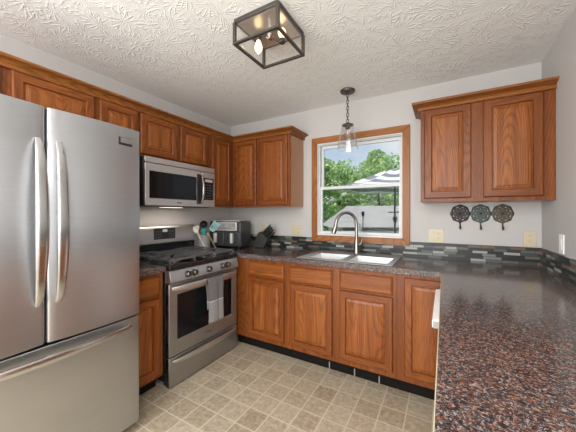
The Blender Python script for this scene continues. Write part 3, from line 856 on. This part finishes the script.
# knife block
M['block'] = mat('dark grey knife block', (.030, .029, .028), .5)
t = thing('knife_block', 'dark slanted knife block on the counter right of the air fryer', 'knife block', (.615, -.150, .9145), R(8))
poly = [(-.095, 0), (.045, 0), (.085, .095), (.005, .185), (-.030, .170)]
MB().prism(poly, 'y', -.055, .055).build('body', 'block', t, bevel=.006)
ang = math.atan2(.090, -.080) - PI/2   # normal of the slot face
sd = Vector((.090, .080)).normalized()
for i, (f_, yy, L) in enumerate(((.15, -.03, .105), (.15, .012, .10), (.42, -.03, .12), (.42, .012, .115), (.68, -.03, .125), (.68, .014, .12), (.88, -.008, .13))):
    px = .085 - .080 * f_; pz = .095 + .090 * f_
    lab = ['lowest front', 'lowest rear', 'lower front', 'lower rear', 'upper front', 'upper rear', 'topmost'][i]
    kt = thing('kitchen_knife', 'black handled knife in the knife block, the %s handle' % lab, 'knife', t.matrix_basis @ Vector((0, 0, 0)), 0, 'knives in the block')
    kt.location = Matrix.Translation((.615, -.150, .9145)) @ Matrix.Rotation(R(8), 4, 'Z') @ Vector((px, yy, pz))
    kt.rotation_euler = (0, 0, R(8))
    d = Vector((sd.x, 0, sd.y))
    MB().sweep([d * .002, d * .02, d * (L * .55), d * (L * .9), d * L], [.0085, .010, .0115, .011, .006], 10, sx=1.0, sy=.75).build('handle', 'black', kt)
    MB().sweep([d * -.012, d * .004], [.006, .0075], 8).build('bolster', 'chrome', kt)

# ------------------------------------------------------------------ outlets and switches
def plate(label, loc, rz, w, gangs, m_, name='outlet_plate', cat='outlet'):
    t = thing(name, label, cat, loc, rz)
    h = .118
    B(-w/2, w/2, -.0065, -.0005, -h/2, h/2).build('cover_plate', m_, t, bevel=.002)
    for x, kind in gangs:
        if kind == 's':
            B(x - .016, x + .016, -.0085, -.006, -.033, .033).build('rocker_switch', m_, t, bevel=.001, seg=1)
        else:
            for z in (-.021, .021):
                r_ = B(x - .015, x + .015, -.0085, -.006, z - .014, z + .014).build('receptacle', m_, t, bevel=.004)
                sl = MB().box(x - .0075, x - .0055, -.009, -.0083, z - .003, z + .006).box(x + .0045, x + .0065, -.009, -.0083, z - .003, z + .006)
                sl.build('slots', 'dark_grey', r_, smooth=False)
    return t
plate('almond double wall plate left of the window casing', (.980, 0, 1.110), 0, .118, [(-.024, 's'), (.024, 'o')], 'almond')
plate('almond double wall plate right of the window casing', (2.357, 0, 1.107), 0, .118, [(-.024, 's'), (.024, 'o')], 'almond')
plate('almond outlet below the right upper cabinet near the right corner', (2.981, 0, 1.108), 0, .074, [(0, 'o')], 'almond')
plate('almond outlet on the back wall behind the air fryer', (.515, 0, 1.125), 0, .074, [(0, 'o')], 'almond')
plate('white switch plate on the right wall', (RW, -.412, 1.112), R(-90), .074, [(0, 's')], 'white', 'switch_plate', 'switch')

# ------------------------------------------------------------------ wall hooks
def hook(label, x, col):
    t = thing('wall_hook', label, 'hook', (x, -.0005, 1.300), 0, 'ornate wall hooks')
    m_ = mat('hook metal', col, .5, .45)
    RR = .069; mb = MB(); n = 96
    rings = [.008, .016, .024, .032, .040, .047, .054, .061, 1]
    def rad_(k, a):
        r = rings[k]
        return RR * (1 + .035 * math.cos(8 * a)) if r == 1 else r
    for k in range(len(rings) - 1):
        for s_ in range(n):
            a0, a1 = 2 * PI * s_ / n, 2 * PI * (s_ + 1) / n
            ph = (s_ % 12)
            if k in (5,) and 4 <= ph <= 7: continue
            if k == 3 and 5 <= (s_ + 6) % 12 <= 6: continue
            q = []
            for (kk, a) in ((k, a0), (k, a1), (k + 1, a1), (k + 1, a0)):
                r = rad_(kk, a); q.append((r * math.sin(a), r * math.cos(a) * 1.07))
            mb.add([(p[0], -.003, p[1]) for p in q], [(0, 1, 2, 3)])
    mb.add([(rings[0] * math.sin(2*PI*s_/n), -.003, rings[0] * 1.07 * math.cos(2*PI*s_/n)) for s_ in range(n)], [tuple(range(n))])
    o = mb.build('medallion', m_, t)
    sm = o.modifiers.new('solid', 'SOLIDIFY'); sm.thickness = .005; sm.offset = 0
    MB().lathe([(0, .006), (.004, .006), (.009, .003), (.011, 0), (0, 0)], n=16).build('boss', m_, o).matrix_local = Matrix.Translation((0, -.005, 0)) @ Matrix.Rotation(R(90), 4, 'X')
    ring = MB()
    for k in range(8):
        a = 2 * PI * (k + .0) / 8
        p = (math.sin(a) * .0435, -.005, math.cos(a) * .0435 * 1.07)
        ring.cyl((p[0], -.002, p[2]), (p[0], -.008, p[2]), .005, .003, 8)
    ring.build('studs', m_, o)
    path = [(0, -.004, -.066), (0, -.006, -.090), (0, -.008, -.112), (0, -.016, -.126), (0, -.028, -.124), (0, -.034, -.110)]
    MB().sweep(path, [.005, .005, .0055, .006, .006, .005], 10).build('hook', m_, t)
    MB().lathe([(0, -.007), (.005, -.005), (.007, 0), (.005, .005), (0, .007)], (0, -.034, -.106), 12).build('hook_tip', m_, t)
hook('dark brown round ornate wall hook, left of the row of three', 2.533, (.028, .023, .020))
hook('grey green round ornate wall hook, middle of the row of three', 2.674, (.055, .068, .060))
hook('bronze brown round ornate wall hook, right of the row of three', 2.816, (.075, .060, .038))

# ------------------------------------------------------------------ ceiling lantern
t = thing('ceiling_light', 'square black framed glass flush mount lantern on the ceiling', 'ceiling light', (1.507, -1.335, H))
h2 = .148; zb = -.140
B(-h2 - .004, h2 + .004, -h2 - .004, h2 + .004, -.024, -.0005).build('ceiling_plate', 'bronze', t, bevel=.003)
M['plate_inside'] = mat('brushed inner plate', (.62, .58, .52), .3, .8)
B(-h2 + .012, h2 - .012, -h2 + .012, h2 - .012, -.0265, -.0235).build('reflector', 'plate_inside', t, smooth=False)
b = .0085
for x in (-h2, h2):
    for y in (-h2, h2): B(x - b, x + b, y - b, y + b, zb, -.023).build('post', 'bronze', t, bevel=.001, seg=1)
k = MB()
for y in (-h2, h2): k.box(-h2 - b, h2 + b, y - b, y + b, zb - .011, zb + .001)
for x in (-h2, h2): k.box(x - b, x + b, -h2 + b, h2 - b, zb - .011, zb + .001)
k.build('lower_frame', 'bronze', t, smooth=False)
for x in (-h2, h2): B(x - .001, x + .001, -h2 + b, h2 - b, zb, -.024).build('glass_pane', 'glass', t, smooth=False)
for y in (-h2, h2): B(-h2 + b, h2 - b, y - .001, y + .001, zb, -.024).build('glass_pane', 'glass', t, smooth=False)
st = MB().lathe([(0, -.026), (.016, -.026), (.016, -.05), (.022, -.056), (.022, -.072), (.012, -.082), (0, -.082)], n=20).build('stem', 'chrome', t)
MB().sweep([(-.085, 0, -.040), (.085, 0, -.040)], .0055, 10).build('crossbar', 'bronze', t)
prof = [(.010, 0), (.012, .006), (.019, .022), (.0245, .042), (.022, .060), (.011, .076), (.003, .082)]
so = MB().lathe([(0, -.034), (.012, -.034), (.018, -.040), (.019, -.060), (.016, -.064), (0, -.064)], (-.085, 0, 0), 18).build('socket', 'bronze', t)
bl = MB().lathe([(r, -.062 - z) for r, z in prof], (-.085, 0, 0), 20).build('bulb', 'bulb', t, angle=60)
so = MB().lathe([(0, -.132), (.016, -.132), (.019, -.128), (.018, -.108), (.012, -.104), (0, -.104)], (.085, 0, 0), 18).build('socket', 'bronze', t)
MB().sweep([(.010, 0, -.078), (.045, 0, -.100), (.068, 0, -.122)], .0055, 10).build('arm', 'bronze', t)
bl = MB().lathe([(r, -.106 + z * .78) for r, z in prof], (.085, 0, 0), 20).build('bulb', 'bulb', t, angle=60)
for x in (-.085, .085):
    light('lantern_glow', 'POINT', (1.507 + x, -1.335, H - (.112 if x < 0 else .075)), (0, 0, 0), 3.2, (1, .86, .68), shadow_soft_size=.02)

# ------------------------------------------------------------------ pendant over the sink
t = thing('pendant_light', 'small clear glass pendant lamp hanging on a chain over the sink', 'pendant lamp', (1.648, -.262, H))
MB().lathe([(0, -.0005), (.066, -.0005), (.068, -.006), (.062, -.020), (.020, -.024), (.010, -.030), (0, -.030)], n=32).build('canopy', 'bronze', t)
ch = MB(); z = -.030
for i in range(9):
    a0 = (i % 2) * PI / 2
    pts = []
    for k in range(15):
        a = 2 * PI * k / 14
        q = (.0115 * math.cos(a)); pts.append((q * math.cos(a0), q * math.sin(a0), z - .017 + .019 * math.sin(a)))
    ch.sweep(pts, .0034, 6, caps=False)
    z -= .0295
ch.build('chain', 'bronze', t)
MB().lathe([(0, -.292), (.008, -.292), (.010, -.305), (.040, -.310), (.052, -.316), (.054, -.324), (.022, -.326), (.022, -.352), (0, -.352)], n=28).build('shade_cap', 'bronze', t)
gl = MB().lathe([(.052, -.322), (.056, -.335), (.098, -.545), (.0965, -.545), (.0545, -.335), (.050, -.322)], n=40)
gl.build('glass_shade', 'shade_glass', t)
MB().lathe([(.013, -.350), (.015, -.362), (.030, -.392), (.035, -.415), (.030, -.440), (.013, -.458), (0, -.460)], n=22).build('bulb', 'amber', t)
MB().sweep([(-.008, 0, -.355), (-.012, 0, -.41), (-.005, 0, -.44), (0, 0, -.385), (.005, 0, -.44), (.012, 0, -.41), (.008, 0, -.355)], .0012, 6).build('filament', 'nickel', t)

# ------------------------------------------------------------------ outside the window
fwd = Vector((-math.sin(R(29.86)), math.cos(R(29.86)), 0)); rgt = Vector((math.cos(R(29.86)), math.sin(R(29.86)), 0))
cam0 = Vector((2.417, -2.702, 0))
def out(lat, dep, z): return cam0 + rgt * lat + fwd * dep + Vector((0, 0, z))
GZ = -.75
M['lawn'] = mat('lawn', (.10, .19, .05), .9)
struct(B(-30, 30, .5, 45, GZ - .1, GZ).build('ground', 'lawn', smooth=False))
# patio umbrella
m = mat('striped umbrella cloth', (.5, .5, .52), .8); tt = NT(m)
s_ = tt.sep(tt.obj()); rr = tt.math('SQRT', tt.math('ADD', tt.math('POWER', s_[0], 2.0), tt.math('POWER', s_[1], 2.0)))
fr_ = tt.math('FRACT', tt.math('DIVIDE', rr, .50))
cc = tt.ramp(fr_, [(0, (.17, .185, .205)), (.5, (.66, .67, .68))], 'CONSTANT')
tt.l(cc, tt.b.inputs['Base Color']); M['umbrella'] = m
t = thing('patio_umbrella', 'grey and white striped patio umbrella outside the window', 'umbrella', out(107/272*6.6, 6.6, GZ))
t.rotation_euler = (0, 0, R(29.86))
n = 8; sub = 8; rg = 12; vs = []; fs = []
for k in range(rg + 1):
    u = k / rg
    for i in range(n * sub):
        a = 2 * PI * i / (n * sub); w_ = abs(((i % sub) / sub) - .5) * 2          # 1 at a rib
        r = 1.42 * u * (1 - .05 * (1 - w_) * u)
        vs.append((r * math.cos(a), r * math.sin(a), 3.16 - .50 * u ** 1.05 - .06 * (1 - w_ ** 2) * math.sin(PI * min(1, u * .9))))
    if k:
        for i in range(n * sub):
            j = (i + 1) % (n * sub)
            fs.append(((k-1)*n*sub + i, (k-1)*n*sub + j, k*n*sub + j, k*n*sub + i))
o = MB().add(vs, fs).build('canopy', 'umbrella', t, angle=30)
sm = o.modifiers.new('solid', 'SOLIDIFY'); sm.thickness = .006
MB().cyl((0, 0, .04), (0, 0, 3.18), .024, n=14).build('pole', 'black', t)
MB().lathe([(0, 0), (.26, 0), (.26, .04), (.06, .07), (.04, .30), (0, .30)], n=24).build('base', 'dark_grey', t)
k = MB().box(-.15, .13, -.02, .02, 2.07, 2.10); k.build('crank_bar', 'black', t)
MB().lathe([(0, -.09), (.035, -.08), (.055, -.03), (.055, .02), (.035, .06), (0, .07)], (0, 0, 1.93), 14).build('crank_housing', 'black', t)
for i in range(8):
    a = 2 * PI * i / 8
    MB().sweep([(.02 * math.cos(a), .02 * math.sin(a), 3.10), (1.36 * math.cos(a), 1.36 * math.sin(a), 2.62)], .008, 6).build('rib', 'dark_grey', t)
# railing with a post finial
t = thing('deck_railing', 'white railing beyond the window glass', 'railing', out(2.3, 7.3, GZ), R(29.86))
zt = 1.3 - 17.6 / 272 * 7.3 - GZ
B(-1.5, 1.7, -.05, .05, zt - .13, zt).build('top_rail', 'vinyl', t, bevel=.01)
B(-1.5, 1.7, -.03, .03, .12, .20).build('bottom_rail', 'vinyl', t, bevel=.006)
for i in range(25): B(-1.45 + i * .127, -1.41 + i * .127, -.02, .02, .19, zt - .12).build('baluster', 'vinyl', t, smooth=False)
for x in (-1.46, -.37, 1.62): B(x - .05, x + .05, -.056, .056, 0, zt - .128).build('post', 'vinyl', t)
MB().lathe([(.045, 0), (.05, .02), (.05, .10), (.02, .15), (.03, .18), (.02, .21), (0, .215)], (-.37, 0, zt), 16).build('post_finial', 'vinyl', t)
# garden lantern
t = thing('garden_lantern', 'small black lantern on a thin pole in front of the grey roof', 'lantern', out(75/272*7.9, 7.9, GZ))
MB().cyl((0, 0, 0), (0, 0, 1.98), .016, n=10).build('pole', 'black', t)
MB().lathe([(0, 1.97), (.03, 1.98), (.04, 2.0), (.04, 2.07), (.055, 2.08), (.02, 2.12), (0, 2.12)], n=14).build('lantern_head', 'black', t)
# neighbouring roof
m = mat('grey shingles', (.30, .29, .285), .9); tt = NT(m)
b_ = tt.n('ShaderNodeTexBrick'); b_.inputs['Scale'].default_value = 1; b_.inputs['Brick Width'].default_value = .30; b_.inputs['Row Height'].default_value = .13
b_.inputs['Mortar Size'].default_value = .008; b_.inputs['Color1'].default_value = (.36, .35, .345, 1); b_.inputs['Color2'].default_value = (.29, .285, .28, 1); b_.inputs['Mortar'].default_value = (.21, .205, .20, 1)
s_ = tt.sep(tt.obj()); tt.l(tt.vec(s_[0], s_[1]), b_.inputs['Vector']); tt.l(b_.outputs['Color'], tt.b.inputs['Base Color']); M['shingle'] = m
t = thing('neighbour_shed', 'low building with a grey shingled roof beyond the window', 'building', out(1.50, 9.0, GZ), R(29.86))
ez = 1.3 - 15.0/272*9.0 - GZ; rz_ = 1.3 + 6.5/272*10.5 - GZ
k = MB().add([(0, 0, ez), (7.5, 0, ez), (7.5, 1.5, rz_), (.75, 1.5, rz_), (0, 0, ez + .05), (7.5, 0, ez + .05), (7.5, 1.5, rz_ + .05), (.75, 1.5, rz_ + .05)],
    [(3, 2, 1, 0), (4, 5, 6, 7), (0, 1, 5, 4), (1, 2, 6, 5), (2, 3, 7, 6), (3, 0, 4, 7)])
k.add([(.75, 1.5, rz_ - .02), (7.5, 1.5, rz_ - .02), (7.5, 3.0, ez), (0, 3.0, ez), (.75, 1.5, rz_ + .03), (7.5, 1.5, rz_ + .03), (7.5, 3.0, ez + .05), (0, 3.0, ez + .05)],
    [(3, 2, 1, 0), (4, 5, 6, 7), (0, 1, 5, 4), (1, 2, 6, 5), (2, 3, 7, 6), (3, 0, 4, 7)])
k.add([(0, 0, ez), (.75, 1.5, rz_), (0, 3, ez)], [(0, 1, 2)])
k.build('roof', 'shingle', t, smooth=False, weld=False)
B(.25, 7.3, .25, 2.75, 0, ez - .0).build('wall', 'vinyl', t, smooth=False)
B(.3, 7.4, -.10, -.005, ez - .06, ez + .03).build('gutter', 'bronze', t, smooth=False)
# trees
M['leaf_a'] = mat('bright leaves', (.32, .50, .14), .6); M['leaf_b'] = mat('mid green leaves', (.20, .37, .12), .6); M['bark'] = mat('bark', (.10, .075, .055), .9)
M['leaf_c'] = mat('pale leaves', (.45, .60, .25), .6)
def tree(label, lat, dep, zc, rx, rz_h, seed, nleaf=8500, mats_=('leaf_a', 'leaf_b', 'leaf_c')):
    rng = random.Random(seed)
    t = thing('tree', label, 'tree', out(lat, dep, GZ), 0, 'trees beyond the window')
    zc -= GZ
    MB().sweep([(0, 0, 0), (.05, .02, zc * .5), (0, 0, zc + .3)], [.16, .12, .06], 10).build('trunk', 'bark', t)
    mb = MB(); lumps = []
    for i in range(26):
        a = rng.uniform(0, 2*PI); e = math.asin(rng.uniform(-.9, 1)); q = rng.uniform(.45, .95)
        lumps.append((rx * q * math.cos(a) * math.cos(e), rx * q * math.sin(a) * math.cos(e), zc + rz_h * q * math.sin(e), rng.uniform(.28, .48) * rx))
    for i in range(nleaf):
        c_ = rng.choice(lumps)
        a = rng.uniform(0, 2*PI); e = math.asin(rng.uniform(-1, 1)); q = c_[3] * rng.uniform(.55, 1.05)
        p = Vector((c_[0] + q * math.cos(a) * math.cos(e), c_[1] + q * math.sin(a) * math.cos(e), c_[2] + q * math.sin(e) * .85))
        L = rng.uniform(.06, .13); w_ = L * .5
        d = Vector((rng.gauss(0, 1), rng.gauss(0, 1), rng.gauss(-.3, .7))).normalized()
        s2 = d.cross(Vector((rng.gauss(0, 1), rng.gauss(0, 1), rng.gauss(0, 1)))).normalized()
        n_ = d.cross(s2) * w_ * .25
        mb.add([p - d * L, p + s2 * w_ + n_, p + d * L, p - s2 * w_ + n_], [(0, 1, 2), (0, 2, 3)], rng.choices((0, 1, 2), (4, 4, 2))[0])
    mb.build('foliage', list(mats_), t, smooth=False, weld=False)
    return t
tree('bushy green tree at the left edge of the window view', 1.0, 14.6, 2.4, 1.6, 2.6, 1)
tree('broad bright green tree in the middle of the window view', 5.1, 15.4, 2.7, 1.6, 2.3, 2, 9500)
tree('green tree at the right side of the window behind the umbrella', 8.9, 15.0, 2.0, 1.5, 1.9, 3)
tree('farther green tree filling the gap between the left and middle trees', 3.7, 19.6, 2.7, 1.9, 2.6, 5)
tree('farther green tree behind the grey roof, further right', 7.9, 19.6, 2.4, 1.9, 2.3, 6)
